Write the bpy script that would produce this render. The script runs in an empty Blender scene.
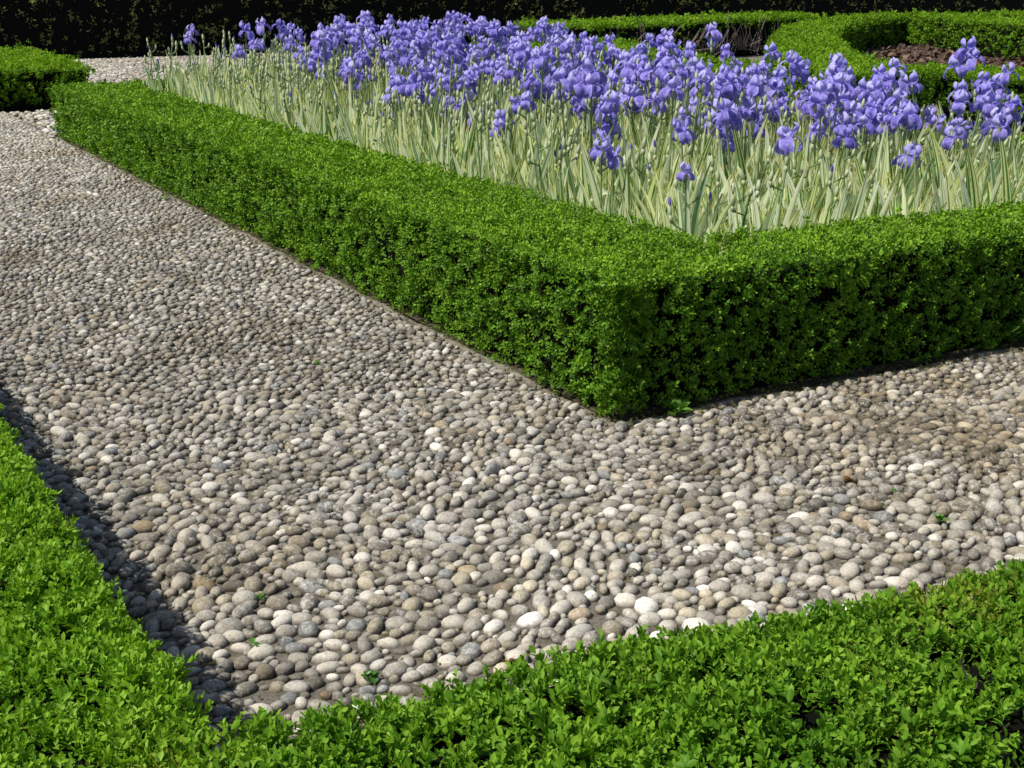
import bpy, math, random
import numpy as np
from mathutils import Vector

rng = np.random.default_rng(7)
random.seed(7)
R = math.radians
scene = bpy.context.scene
col = scene.collection

# ------------------------------------------------------------------ frame of the garden
CAM_H, FPX, PITCH = 1.5, 1200.0, math.atan((384 + 20) / 1200.0)
CX, CY = 0.36, 3.98                                   # corner of the iris bed
A = R(-31.0)
UD = np.array([math.sin(A), math.cos(A)])             # u: away along the long path
VD = np.array([math.cos(A), -math.sin(A)])            # v: along the cross path


def W(u, v):
    return (CX + u * UD[0] + v * VD[0], CY + u * UD[1] + v * VD[1])


def toxy(uv):
    uv = np.asarray(uv, float)
    return np.array([CX, CY]) + uv[..., :1] * UD + uv[..., 1:2] * VD


def pix(P):
    P = np.asarray(P, float)
    dz = P[..., 2] - CAM_H
    d = P[..., 1] * math.cos(PITCH) - dz * math.sin(PITCH)
    up = P[..., 1] * math.sin(PITCH) + dz * math.cos(PITCH)
    d = np.maximum(d, 0.05)
    return 512 + FPX * P[..., 0] / d, 384 - FPX * up / d, d


def gpt(x, y, z=0.0):                                 # where the sight line of the photo meets height z
    a, b = (x - 512) / FPX, (384 - y) / FPX
    r = (a, math.cos(PITCH) + b * math.sin(PITCH), -math.sin(PITCH) + b * math.cos(PITCH))
    t = (z - CAM_H) / r[2]
    return (r[0] * t, r[1] * t)


def noise2(x, y, s, seed=0):                          # smooth value in about -1..1
    r = np.random.default_rng(1000 + seed)
    out = 0
    for k in range(6):
        a, ph = r.uniform(0, 6.28), r.uniform(0, 6.28)
        f = r.uniform(0.6, 1.5) / s
        out = out + np.sin((x * math.cos(a) + y * math.sin(a)) * f * 6.28 + ph)
    return out / 3.2


# ------------------------------------------------------------------ object helpers
def tag(o, label=None, cat=None, group=None, kind=None):
    if label: o['label'] = label
    if cat: o['category'] = cat
    if group: o['group'] = group
    if kind: o['kind'] = kind
    return o


def link(name, data, parent=None, loc=None, rot=None, scale=None):
    o = bpy.data.objects.new(name, data)
    col.objects.link(o)
    if parent is not None: o.parent = parent
    if loc is not None: o.location = loc
    if rot is not None: o.rotation_euler = rot
    if scale is not None: o.scale = scale
    return o


def np_mesh(name, V, F, mat, tone=None, colr=None, uv=None, smooth=True):
    """V n x 3, F m x k (k = 3 or 4)"""
    V = np.ascontiguousarray(V, np.float32); F = np.ascontiguousarray(F, np.int32)
    me = bpy.data.meshes.new(name)
    n, (m, k) = len(V), F.shape
    me.vertices.add(n); me.vertices.foreach_set('co', V.ravel())
    me.loops.add(m * k); me.loops.foreach_set('vertex_index', F.ravel())
    me.polygons.add(m)
    me.polygons.foreach_set('loop_start', np.arange(0, m * k, k, dtype=np.int32))
    if smooth: me.polygons.foreach_set('use_smooth', np.ones(m, bool))
    me.update(calc_edges=True)
    if tone is not None:
        a = me.attributes.new('tone', 'FLOAT', 'POINT'); a.data.foreach_set('value', np.ascontiguousarray(tone, np.float32))
    if colr is not None:
        a = me.attributes.new('tint', 'FLOAT_COLOR', 'POINT')
        c = np.ones((n, 4), np.float32); c[:, :3] = colr; a.data.foreach_set('color', c.ravel())
    if uv is not None:
        l = me.uv_layers.new(name='UVMap'); l.data.foreach_set('uv', np.ascontiguousarray(np.asarray(uv, np.float32)[F.ravel()]).ravel())
    me.validate()
    if mat: me.materials.append(mat)
    return me


def tri(F):                                           # quads to triangles
    F = np.asarray(F)
    return np.concatenate([F[:, [0, 1, 2]], F[:, [0, 2, 3]]])


def tubes(paths, radii, n=5):
    """several tapered tubes as one V, F"""
    VV, FF, off = [], [], 0
    for P, r in zip(paths, radii):
        P = np.asarray(P, float); k = len(P)
        T = np.gradient(P, axis=0); T /= np.linalg.norm(T, axis=1, keepdims=True) + 1e-9
        ref = np.where(np.abs(T[:, 2:3]) > .9, [[1, 0, 0]], [[0, 0, 1]])
        S = np.cross(T, ref); S /= np.linalg.norm(S, axis=1, keepdims=True) + 1e-9
        B = np.cross(T, S)
        a = np.arange(n) * 2 * math.pi / n
        rr = np.broadcast_to(np.asarray(r, float), (k,))[:, None, None]
        ring = P[:, None] + rr * (np.cos(a)[None, :, None] * S[:, None] + np.sin(a)[None, :, None] * B[:, None])
        VV.append(ring.reshape(-1, 3))
        for i in range(k - 1):
            for j in range(n):
                FF.append([off + i * n + j, off + i * n + (j + 1) % n, off + (i + 1) * n + (j + 1) % n, off + (i + 1) * n + j])
        off += k * n
    return np.concatenate(VV), np.array(FF)


# ------------------------------------------------------------------ materials
class NT:
    def __init__(s, name):
        s.m = bpy.data.materials.new(name); s.m.use_nodes = True
        s.t = s.m.node_tree; s.t.nodes.clear()
        s.out = s.t.nodes.new('ShaderNodeOutputMaterial')

    def n(s, typ, **kw):
        x = s.t.nodes.new(typ)
        for k, v in kw.items():
            if k in x.inputs.keys():
                i = x.inputs[k]
                if isinstance(v, bpy.types.NodeSocket): s.t.links.new(v, i)
                else: i.default_value = v
            else: setattr(x, k, v)
        return x

    def l(s, a, b): s.t.links.new(a, b)

    def ramp(s, fac, stops, interp='LINEAR'):
        r = s.t.nodes.new('ShaderNodeValToRGB'); r.color_ramp.interpolation = interp
        e = r.color_ramp.elements
        while len(e) < len(stops): e.new(.5)
        for q, (p, c) in zip(e, stops):
            q.position = p; q.color = (*c, 1) if len(c) == 3 else c
        s.l(fac, r.inputs[0]); return r.outputs[0]

    def mix(s, fac, a, b, mode='MIX'):
        m = s.t.nodes.new('ShaderNodeMix'); m.data_type = 'RGBA'; m.blend_type = mode
        for v, i in ((fac, m.inputs[0]), (a, m.inputs[6]), (b, m.inputs[7])):
            if isinstance(v, bpy.types.NodeSocket): s.l(v, i)
            else: i.default_value = v if not isinstance(v, tuple) or len(v) == 4 else (*v, 1)
        return m.outputs[2]

    def noise(s, scale, detail=3, coord=None, rough=.6):
        x = s.n('ShaderNodeTexNoise', Scale=scale, Detail=detail, Roughness=rough)
        if coord is not None: s.l(coord, x.inputs['Vector'])
        return x.outputs[0]

    def attr(s, name, which='Fac'): return s.n('ShaderNodeAttribute', attribute_name=name).outputs[which]
    def pos(s): return s.n('ShaderNodeNewGeometry').outputs['Position']

    def done(s, surf): s.l(surf, s.out.inputs[0]); return s.m


def leaf_mat(name, dark, mid, light, rough=.38, trans=.3, spec=.35, sere=None):
    t = NT(name)
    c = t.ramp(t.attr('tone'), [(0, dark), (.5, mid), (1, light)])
    c = t.mix(t.ramp(t.noise(1.6, 2, t.pos()), [(.35, (0, 0, 0)), (.7, (.5, .5, .5))]), c, t.mix(1.0, c, (.75, .88, .6), 'MULTIPLY'))
    if sere:
        k = t.mix(1.0, t.ramp(t.noise(1.9, 3, t.pos()), [(.54, (0, 0, 0)), (.66, (1, 1, 1))]), t.ramp(t.noise(60, 2, t.pos()), [(.50, (0, 0, 0)), (.58, (.8, .8, .8))]), 'MULTIPLY')
        c = t.mix(k, c, sere)
    b = t.n('ShaderNodeBsdfPrincipled', Roughness=rough); t.l(c, b.inputs['Base Color'])
    b.inputs['Specular IOR Level'].default_value = spec
    tr = t.n('ShaderNodeBsdfTranslucent'); t.l(t.mix(1.0, c, (1.5, 1.45, .5), 'MULTIPLY'), tr.inputs[0])
    m = t.n('ShaderNodeMixShader'); m.inputs[0].default_value = trans
    t.l(b.outputs[0], m.inputs[1]); t.l(tr.outputs[0], m.inputs[2])
    return t.done(m.outputs[0])


def plain_mat(name, c1, c2, scale, rough=.9, bump=0.0, c3=None):
    t = NT(name)
    p = t.pos()
    c = t.ramp(t.noise(scale, 6, p, .7), [(.3, c1), (.7, c2)])
    if c3: c = t.mix(t.ramp(t.noise(scale * .12, 3, p), [(.5, (0, 0, 0)), (.65, (1, 1, 1))]), c, c3)
    b = t.n('ShaderNodeBsdfPrincipled', Roughness=rough); t.l(c, b.inputs['Base Color'])
    b.inputs['Specular IOR Level'].default_value = .2
    if bump:
        bp = t.n('ShaderNodeBump', Strength=.8, Distance=bump); t.l(t.noise(scale * 1.5, 6, p, .75), bp.inputs['Height'])
        t.l(bp.outputs[0], b.inputs['Normal'])
    return t.done(b.outputs[0])


def ground_mat(name, stones, mortar, size):
    t = NT(name); p = t.pos()
    v = t.n('ShaderNodeTexVoronoi', Scale=1 / size); t.l(p, v.inputs['Vector'])
    e = t.n('ShaderNodeTexVoronoi', Scale=1 / size, feature='DISTANCE_TO_EDGE'); t.l(p, e.inputs['Vector'])
    sep = t.n('ShaderNodeSeparateColor'); t.l(v.outputs['Color'], sep.inputs[0])
    c = t.ramp(sep.outputs[0], stones)
    c = t.mix(t.ramp(e.outputs['Distance'], [(.03, (1, 1, 1)), (.12, (0, 0, 0))]), c, mortar)
    c = t.mix(t.ramp(t.noise(30, 5, p, .7), [(.35, (.4, .4, .4)), (.7, (0, 0, 0))]), c, mortar)
    b = t.n('ShaderNodeBsdfPrincipled', Roughness=.85); t.l(c, b.inputs['Base Color'])
    bp = t.n('ShaderNodeBump', Strength=1.0, Distance=size * .35)
    t.l(t.ramp(e.outputs['Distance'], [(0, (0, 0, 0)), (.35, (1, 1, 1))], 'EASE'), bp.inputs['Height'])
    t.l(bp.outputs[0], b.inputs['Normal'])
    return t.done(b.outputs[0])


def pebble_mat():
    t = NT('pebble_stone'); p = t.pos()
    c = t.attr('tint', 'Color')
    n1 = t.noise(45, 6, p, .75)
    c = t.mix(t.ramp(n1, [(.30, (.75, .75, .75)), (.50, (0, 0, 0))]), c, t.mix(1.0, c, (.42, .385, .32), 'MULTIPLY'))
    n2 = t.noise(170, 4, p, .7)
    c = t.mix(t.ramp(n2, [(.36, (.6, .6, .6)), (.46, (0, 0, 0))]), c, t.mix(1.0, c, (.34, .31, .27), 'MULTIPLY'))
    lich = t.ramp(t.noise(75, 6, p, .8), [(.49, (0, 0, 0)), (.59, (.8, .8, .8))])
    patch = t.ramp(t.noise(3.0, 3, p), [(.35, (.25, .25, .25)), (.65, (1, 1, 1))])
    c = t.mix(t.mix(1.0, lich, patch, 'MULTIPLY'), c, (.60, .58, .54))
    # dirt and moss between the stones, in broad patches
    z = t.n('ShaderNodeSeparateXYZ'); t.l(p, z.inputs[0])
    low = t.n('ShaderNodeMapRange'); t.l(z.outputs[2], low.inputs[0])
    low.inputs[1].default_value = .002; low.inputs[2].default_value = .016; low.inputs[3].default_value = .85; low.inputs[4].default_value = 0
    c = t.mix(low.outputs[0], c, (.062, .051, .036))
    moss = t.mix(1.0, t.ramp(t.noise(1.1, 4, p), [(.56, (0, 0, 0)), (.70, (.6, .6, .6))]), t.ramp(t.noise(40, 4, p), [(.4, (0, 0, 0)), (.6, (1, 1, 1))]), 'MULTIPLY')
    c = t.mix(moss, c, (.085, .075, .035))
    b = t.n('ShaderNodeBsdfPrincipled', Roughness=.72); t.l(c, b.inputs['Base Color'])
    b.inputs['Specular IOR Level'].default_value = .3
    bp = t.n('ShaderNodeBump', Strength=.7, Distance=.005); t.l(t.noise(140, 5, p, .7), bp.inputs['Height']); t.l(bp.outputs[0], b.inputs['Normal'])
    return t.done(b.outputs[0])


def iris_leaf_mat():
    t = NT('variegated_leaf')
    uv = t.n('ShaderNodeUVMap').outputs[0]
    s = t.n('ShaderNodeSeparateXYZ'); t.l(uv, s.inputs[0])
    tone = t.attr('tone')
    mp = t.n('ShaderNodeMapping'); t.l(uv, mp.inputs[0]); mp.inputs['Scale'].default_value = (1.0, .03, 1)
    cb = t.n('ShaderNodeCombineXYZ'); t.l(tone, cb.inputs[2])
    sc = t.n('ShaderNodeVectorMath', operation='SCALE'); t.l(cb.outputs[0], sc.inputs[0]); sc.inputs['Scale'].default_value = 60
    ad = t.n('ShaderNodeVectorMath', operation='ADD'); t.l(mp.outputs[0], ad.inputs[0]); t.l(sc.outputs[0], ad.inputs[1])
    n = t.noise(3.1, 2, ad.outputs[0], .6)
    green = t.ramp(tone, [(0, (.085, .22, .045)), (.5, (.15, .31, .095)), (1, (.28, .41, .22))])
    cream = t.ramp(tone, [(0, (.86, .88, .38)), (.4, (.90, .91, .60)), (1, (.91, .92, .76))])
    c = t.mix(t.ramp(n, [(.44, (0, 0, 0)), (.50, (1, 1, 1))]), green, cream)
    ol = t.ramp(s.outputs[1], [(0, (.45, .52, .25)), (.2, (1, 1, 1)), (.93, (1, 1, 1)), (1, (.75, .6, .35))])
    c = t.mix(1.0, c, ol, 'MULTIPLY')
    b = t.n('ShaderNodeBsdfPrincipled', Roughness=.45); t.l(c, b.inputs['Base Color']); b.inputs['Specular IOR Level'].default_value = .3
    tr = t.n('ShaderNodeBsdfTranslucent'); t.l(t.mix(1.0, c, (1.10, 1.16, .68), 'MULTIPLY'), tr.inputs[0])
    m = t.n('ShaderNodeMixShader'); m.inputs[0].default_value = .5
    t.l(b.outputs[0], m.inputs[1]); t.l(tr.outputs[0], m.inputs[2])
    return t.done(m.outputs[0])


def petal_mat():
    t = NT('iris_petal')
    oi = t.n('ShaderNodeObjectInfo').outputs['Random']
    c = t.ramp(t.attr('tone'), [(0, (.64, .60, .93)), (.25, (.47, .42, .87)), (.5, (.335, .28, .77)), (.85, (.18, .135, .58)), (1, (.66, .63, .76))])
    c = t.mix(oi, c, t.mix(1.0, c, (.80, .78, .95), 'MULTIPLY'))
    pn = t.noise(70, 4, t.pos(), .7)
    c = t.mix(t.ramp(pn, [(.50, (0, 0, 0)), (.68, (.5, .5, .5))]), c, (.66, .64, .92))
    c = t.mix(t.ramp(pn, [(.32, (.7, .7, .7)), (.46, (0, 0, 0))]), c, t.mix(1.0, c, (.5, .45, .68), 'MULTIPLY'))
    b = t.n('ShaderNodeBsdfPrincipled', Roughness=.55); t.l(c, b.inputs['Base Color']); b.inputs['Specular IOR Level'].default_value = .2
    tr = t.n('ShaderNodeBsdfTranslucent'); t.l(c, tr.inputs[0])
    m = t.n('ShaderNodeMixShader'); m.inputs[0].default_value = .38
    t.l(b.outputs[0], m.inputs[1]); t.l(tr.outputs[0], m.inputs[2])
    return t.done(m.outputs[0])


def stem_mat():
    t = NT('iris_stem')
    c = t.ramp(t.attr('tone'), [(0, (.13, .20, .075)), (.5, (.21, .28, .12)), (.8, (.44, .49, .28)), (1, (.12, .09, .40))])
    b = t.n('ShaderNodeBsdfPrincipled', Roughness=.5); t.l(c, b.inputs['Base Color'])
    return t.done(b.outputs[0])


M = {
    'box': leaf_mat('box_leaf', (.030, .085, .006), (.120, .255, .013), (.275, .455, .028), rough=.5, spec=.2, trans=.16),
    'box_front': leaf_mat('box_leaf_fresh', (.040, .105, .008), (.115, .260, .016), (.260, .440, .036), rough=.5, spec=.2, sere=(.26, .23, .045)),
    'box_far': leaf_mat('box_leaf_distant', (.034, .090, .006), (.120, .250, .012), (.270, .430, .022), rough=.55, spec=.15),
    'yew': leaf_mat('yew_needle', (.07, .085, .02), (.25, .265, .08), (.60, .56, .22), rough=.6, trans=.1, spec=.15),
    'wood': plain_mat('hedge_wood', (.035, .026, .018), (.09, .07, .05), 40),
    'core': plain_mat('hedge_painted_shade', (.0008, .001, .0004), (.003, .0032, .001), 60, bump=.03),  # near-black colour stands in for shade deep in the hedge
    'soil': plain_mat('bed_soil', (.05, .04, .024), (.16, .13, .085), 30, bump=.02, c3=(.055, .06, .025)),
    'mulch': plain_mat('bark_mulch', (.04, .024, .016), (.14, .085, .06), 14, bump=.03),
    'mortar': plain_mat('path_mortar', (.09, .078, .058), (.27, .245, .20), 90, bump=.01, c3=(.12, .105, .06)),
    'kerb': plain_mat('kerb_cement', (.11, .10, .07), (.30, .275, .215), 25, bump=.012, c3=(.10, .105, .045)),
    'pebble': pebble_mat(),
    'gravel': ground_mat('far_cobbles', [(0, (.17, .16, .14)), (.5, (.29, .275, .25)), (1, (.42, .40, .37))], (.12, .105, .08), .05),
    'ileaf': iris_leaf_mat(), 'petal': petal_mat(), 'stem': stem_mat(),
    'weed': leaf_mat('weed_leaf', (.04, .12, .015), (.09, .22, .03), (.18, .32, .06)),
    'ruddy': leaf_mat('stonecrop', (.10, .045, .015), (.17, .07, .02), (.26, .16, .04)),
}


# ------------------------------------------------------------------ ground, paths, soil
def sheet(name, pts, z, mat, kind='structure'):
    V = np.array([(x, y, z) for x, y in pts])
    me = bpy.data.meshes.new(name); me.from_pydata([tuple(v) for v in V], [], [tuple(range(len(pts)))]); me.materials.append(mat)
    return tag(link(name, me), kind=kind)


def fk(v): return -.062 * v                           # kerb line of the cross path leans a little
def fb(v): return -1.83 - .085 * (v + 1.96)           # inner edge of the front hedge

sheet('ground', [(-300, -60), (300, -60), (300, 500), (-300, 500)], -.012, M['gravel'])
sheet('path', [W(-2.2, -2.2), W(-2.6, 8), W(fk(8), 8), W(0, 0), W(12.6, 0), W(12.6, -2.2)], .003, M['mortar'])
BED_V1, BED_U1 = 3.95, 9.75
sheet('bed_soil', [W(.012, .012), W(fk(4.6) + .012, 4.6), W(9.8, 4.6), W(9.6, .012)], .014, M['soil'])


def kerb():
    V, F = [], []
    rows = [(u, None) for u in np.linspace(9.6, 0, 260)] + [(None, v) for v in np.linspace(.03, 6, 160)]
    for i, (u, v) in enumerate(rows):
        w = .011 + .006 * math.sin(i * .31) * math.sin(i * .093) + random.uniform(-.003, .003)
        z = .011 + .007 * math.sin(i * .27) * math.sin(i * .11) + random.uniform(-.0025, .0025)
        if v is None: a, b = (u, -w), (u, .016)
        else: a, b = (fk(v) - w, v - w), (fk(v) + .016, v)
        if u == 0: a = (-w, -w)
        for q, zz in ((a, -.01), (a, z), (b, z), (b, .0)): V.append((*W(*q), zz))
    n = len(rows)
    for i in range(n - 1):
        for k in range(3): F.append((i * 4 + k, i * 4 + 4 + k, i * 4 + 5 + k, i * 4 + 1 + k))
    me = np_mesh('kerb', np.array(V), np.array(F), M['kerb'], smooth=False)
    tag(link('kerb', me), kind='structure')
kerb()


# ------------------------------------------------------------------ hedges
def leaf_template(fine):
    if fine:
        V = np.array([[0, 0, 0], [-.36, .30, .07], [0, .28, -.03], [.36, .30, .07], [-.41, .70, .04], [0, .66, -.05], [.41, .70, .04], [0, 1, -.14]], float)
        F = np.array([[0, 2, 1], [0, 3, 2], [1, 2, 5], [1, 5, 4], [2, 3, 6], [2, 6, 5], [4, 5, 7], [5, 6, 7]])
    else:
        V = np.array([[0, 0, 0], [-.38, .5, .07], [0, .5, -.04], [.38, .5, .07], [0, 1, -.10]], float)
        F = np.array([[0, 2, 1], [0, 3, 2], [1, 2, 4], [2, 3, 4]])
    return V, F


def sprig_template(r, fine, L, n_pairs, slim=1.0):
    """a shoot along +Z with leaves in crossed pairs; V, F, tone"""
    LV, LF = leaf_template(fine)
    VV, FF, TT = [], [], []
    off = 0
    for k in range(n_pairs):
        z = L * (.5 + 2.1 * k / n_pairs)
        for s in range(2):
            az = k * math.pi / 2 + s * math.pi + r.uniform(-.35, .35)
            tilt = R((58 if fine else 68) - 40 * k / n_pairs + r.uniform(-14, 14))
            size = L * (1.05 - .35 * (k / n_pairs) ** 2) * r.uniform(.8, 1.15)
            v = LV * size * np.array([.98 * slim, 1, 1])
            tw = r.uniform(-.4, .4)
            v = v @ np.array([[math.cos(tw), 0, -math.sin(tw)], [0, 1, 0], [math.sin(tw), 0, math.cos(tw)]])
            # leaf grows along (sin tilt outwards, cos tilt up)
            d = np.array([math.cos(az) * math.sin(tilt), math.sin(az) * math.sin(tilt), math.cos(tilt)])
            nrm = np.array([-math.cos(az) * math.cos(tilt), -math.sin(az) * math.cos(tilt), math.sin(tilt)])
            side = np.cross(d, nrm)
            VV.append(v[:, :1] * side + v[:, 1:2] * d + v[:, 2:] * nrm + np.array([0, 0, z]))
            FF.append(LF + off); off += len(LV)
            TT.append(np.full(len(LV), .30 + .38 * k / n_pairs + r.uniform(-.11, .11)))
    return np.concatenate(VV), np.concatenate(FF), np.concatenate(TT)


def poly_edges(P):
    P = np.asarray(P); return P, np.roll(P, -1, 0)


def edge_dist(P, X):
    a, b = poly_edges(P); best = np.full(len(X), 1e9); nx = np.zeros((len(X), 2))
    for p, q in zip(a, b):
        d = q - p; t = np.clip(((X - p) @ d) / (d @ d), 0, 1)
        D = np.linalg.norm(X - p - t[:, None] * d, axis=1)
        n = np.array([d[1], -d[0]]) / np.linalg.norm(d)
        m = D < best; best[m] = D[m]; nx[m] = n
    return best, nx


def inside(P, X):
    a, b = poly_edges(P); c = np.zeros(len(X), bool)
    for p, q in zip(a, b):
        if p[1] == q[1]: continue
        cond = (p[1] > X[:, 1]) != (q[1] > X[:, 1])
        xi = (q[0] - p[0]) * (X[:, 1] - p[1]) / (q[1] - p[1]) + p[0]
        c ^= cond & (X[:, 0] < xi)
    return c


def inset(P, d):
    P = np.asarray(P, float); out = []
    for i in range(len(P)):
        e1, e2 = P[i] - P[i - 1], P[(i + 1) % len(P)] - P[i]
        n1, n2 = np.array([-e1[1], e1[0]]) / np.linalg.norm(e1), np.array([-e2[1], e2[0]]) / np.linalg.norm(e2)
        m = n1 + n2; m = m / max(m @ m, .35) * 2
        out.append(P[i] + m * d)
    return np.array(out)


def signed_area(P): return .5 * sum(P[i][0] * P[(i + 1) % len(P)][1] - P[(i + 1) % len(P)][0] * P[i][1] for i in range(len(P)))


def grow_hedge(name, polys, H, label, mat, leaf=.019, dens=1500, fine=False, pairs=4, ref_d=5.0, gap=0.35, seed=1, cat='hedge', group=None,
               base_clear=.07, lump=.02, holes=(), core_in=.075, core_drop=.0, edge=.05, foot=.045, tone_fn=None, side_dens=1.0, top_tone=.0, cull=None, dark_core=True, slim=1.0, back=.35, twig=0):
    """POLYS: list of plan polygons (x, y); one is the rule, more when the hedge is a ring cut open"""
    r = np.random.default_rng(seed)
    temps = [sprig_template(r, fine, leaf, pairs, slim) for _ in range(7)]
    root = link(name, None, loc=(*np.mean(np.concatenate([np.asarray(p) for p in polys]), axis=0), 0)); tag(root, label, cat, group)
    base = np.array(root.location)
    PP, NN, TN = [], [], []                           # sprig root points, axes, extra tone
    eye = np.array([0, 0, CAM_H])
    coreV, coreF = [], []
    for P in polys:
        P = np.asarray(P, float)
        if signed_area(P) < 0: P = P[::-1]
        a, b = poly_edges(P)
        pts, nrm, wt, top = [], [], [], []
        for p, q in zip(a, b):                        # the sides
            L = np.linalg.norm(q - p); n = int(L * H * dens * side_dens * 1.0)
            t = r.random(n); z = base_clear + (H - base_clear) * r.random(n) ** .92
            xy = p + t[:, None] * (q - p); nn = np.array([(q - p)[1], -(q - p)[0]]) / L
            facing = ((eye[:2] - xy) @ nn) > 0
            pull = edge * np.clip((z - H + .10) / .10, 0, 1) ** 2 + foot * np.clip((base_clear + .10 - z) / .10, 0, 1)
            pull = pull - lump * noise2(t * L + 3.1 * p[0], z * 1.6, .35, seed) - .95 * lump * noise2(t * L, z, .12, seed + 3)
            xy = xy - nn * pull[:, None]
            pts.append(np.column_stack([xy, z])); up = .35 + .9 * np.clip((z - H + .12) / .12, 0, 1)
            nrm.append(np.column_stack([np.repeat(nn[None], n, 0), up]))
            g = noise2(t * L + 7 * p[1], z, .16, seed + 1) + .6 * noise2(t * L, z, .06, seed + 2)
            wt.append(np.where(facing, 1, back) * (g > -1.15 + gap)); top.append(np.zeros(n))
        lo, hi = P.min(0), P.max(0); n = int(np.prod(hi - lo) * dens)
        xy = lo + r.random((n, 2)) * (hi - lo); xy = xy[inside(P, xy)]
        D, en = edge_dist(P, xy); k = np.clip(1 - D / .09, 0, 1)
        z = H - .6 * edge * k ** 2 + lump * .6 * noise2(xy[:, 0], xy[:, 1], .5, seed + 5) + lump * .45 * noise2(xy[:, 0], xy[:, 1], .13, seed + 6)
        pts.append(np.column_stack([xy, z])); nrm.append(np.column_stack([en * (.8 * k)[:, None], np.ones(len(xy))]))
        g = noise2(xy[:, 0], xy[:, 1], .11, seed + 7)
        wt.append(np.where(g > -1.35, 1.0, .25)); top.append(np.ones(len(xy)))
        p_, n_, w_, t_ = np.concatenate(pts), np.concatenate(nrm), np.concatenate(wt), np.concatenate(top)
        d = np.linalg.norm(p_ - eye, axis=1); sc = np.clip(d / ref_d, 1, 20) ** .72
        keep = r.random(len(p_)) < w_ / sc ** 1.75
        if cull is not None: keep &= r.random(len(p_)) < cull(p_)
        for hx, hy, hz, hr in holes: keep &= np.linalg.norm((p_ - np.array([hx, hy, hz])) / np.array([1, 1, 1.0]), axis=1) > (r.random(len(p_)) > .14) * hr * (1 + .25 * noise2(p_[:, 0], p_[:, 2], .1, 9))
        PP.append(p_[keep]); NN.append(n_[keep]); TN.append(t_[keep])
        # near-black solid core, its colour painting in the shade within the hedge
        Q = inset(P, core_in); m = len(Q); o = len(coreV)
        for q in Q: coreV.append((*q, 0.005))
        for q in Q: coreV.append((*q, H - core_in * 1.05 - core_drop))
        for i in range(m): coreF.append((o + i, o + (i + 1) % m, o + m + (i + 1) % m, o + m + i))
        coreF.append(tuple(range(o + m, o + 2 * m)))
    P_, N_, T_ = np.concatenate(PP), np.concatenate(NN), np.concatenate(TN)
    n = len(P_)
    N_ = N_ / np.linalg.norm(N_, axis=1, keepdims=True) + r.normal(0, .42, (n, 3)); N_ /= np.linalg.norm(N_, axis=1, keepdims=True)
    d = np.linalg.norm(P_ - eye, axis=1); sc = np.clip(d / ref_d, 1, 20) ** .72 * r.uniform(.75, 1.2, n)
    depth = leaf * 2.6 * sc * (1.0 + r.exponential(.25, n) - .15 * (r.random(n) < .05) * 3)
    root_p = P_ - N_ * depth[:, None]
    ref = np.tile([0., 0., 1.], (n, 1)); ref[np.abs(N_[:, 2]) > .9] = [1, 0, 0]
    S = np.cross(N_, ref); S /= np.linalg.norm(S, axis=1, keepdims=True); B = np.cross(N_, S)
    yaw = r.uniform(0, 6.28, n); c, s = np.cos(yaw)[:, None], np.sin(yaw)[:, None]; S, B = c * S + s * B, -s * S + c * B
    which = r.integers(0, len(temps), n)
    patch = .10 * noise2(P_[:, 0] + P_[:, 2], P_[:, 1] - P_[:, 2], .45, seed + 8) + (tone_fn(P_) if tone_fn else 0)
    VV, FF, TT, off = [], [], [], 0
    for i, (tv, tf, tt) in enumerate(temps):
        m = which == i; k = int(m.sum())
        if not k: continue
        v = root_p[m][:, None] + sc[m][:, None, None] * (tv[None, :, :1] * S[m][:, None] + tv[None, :, 1:2] * B[m][:, None] + tv[None, :, 2:] * N_[m][:, None])
        VV.append(v.reshape(-1, 3)); FF.append((tf[None] + (off + np.arange(k) * len(tv))[:, None, None]).reshape(-1, 3)); off += k * len(tv)
        ex = (r.normal(0, .09, k) + patch[m] + top_tone * T_[m])[:, None]  # top sprigs coloured lighter, painting in the sunlight on the hedge tops
        TT.append(np.clip(tt[None] + ex, 0, 1).ravel())
    V = np.concatenate(VV) - base
    V[:, 2] = np.maximum(V[:, 2], .004)
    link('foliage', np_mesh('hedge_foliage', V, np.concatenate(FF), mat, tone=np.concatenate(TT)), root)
    if dark_core:
        me = bpy.data.meshes.new('hedge_painted_shade'); me.from_pydata([tuple(np.array(v) - base) for v in coreV], [], coreF); me.materials.append(M['core'])
        link('shade_core', me, root)
    return root


def twigs(root, pts_dirs, seed, mat):
    """bare branching twigs showing in a gap"""
    r = np.random.default_rng(seed); base = np.array(root.location); paths, rad = [], []
    for p, d in pts_dirs:
        p, d = np.array(p, float) - base, np.array(d, float)
        L = np.linalg.norm(d); n = 6
        path = [p + d * k / (n - 1) + r.normal(0, .008, 3) * (k > 0) for k in range(n)]
        paths.append(path); rad.append(np.linspace(.0055, .0022, n))
        for k in (2, 3, 4):
            e = d / L * .5 + r.normal(0, .5, 3); e *= .09 / np.linalg.norm(e)
            paths.append([path[k], path[k] + e * .5 + r.normal(0, .004, 3), path[k] + e]); rad.append(np.array([.0028, .002, .0013]))
    V, F = tubes(paths, rad)
    link('branches', np_mesh('hedge_twigs', V, F, mat), root)


def ring(outer, inner, cut):                          # ring-shaped plan as two half polygons is avoided: open the ring at CUT
    return outer, inner

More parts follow.
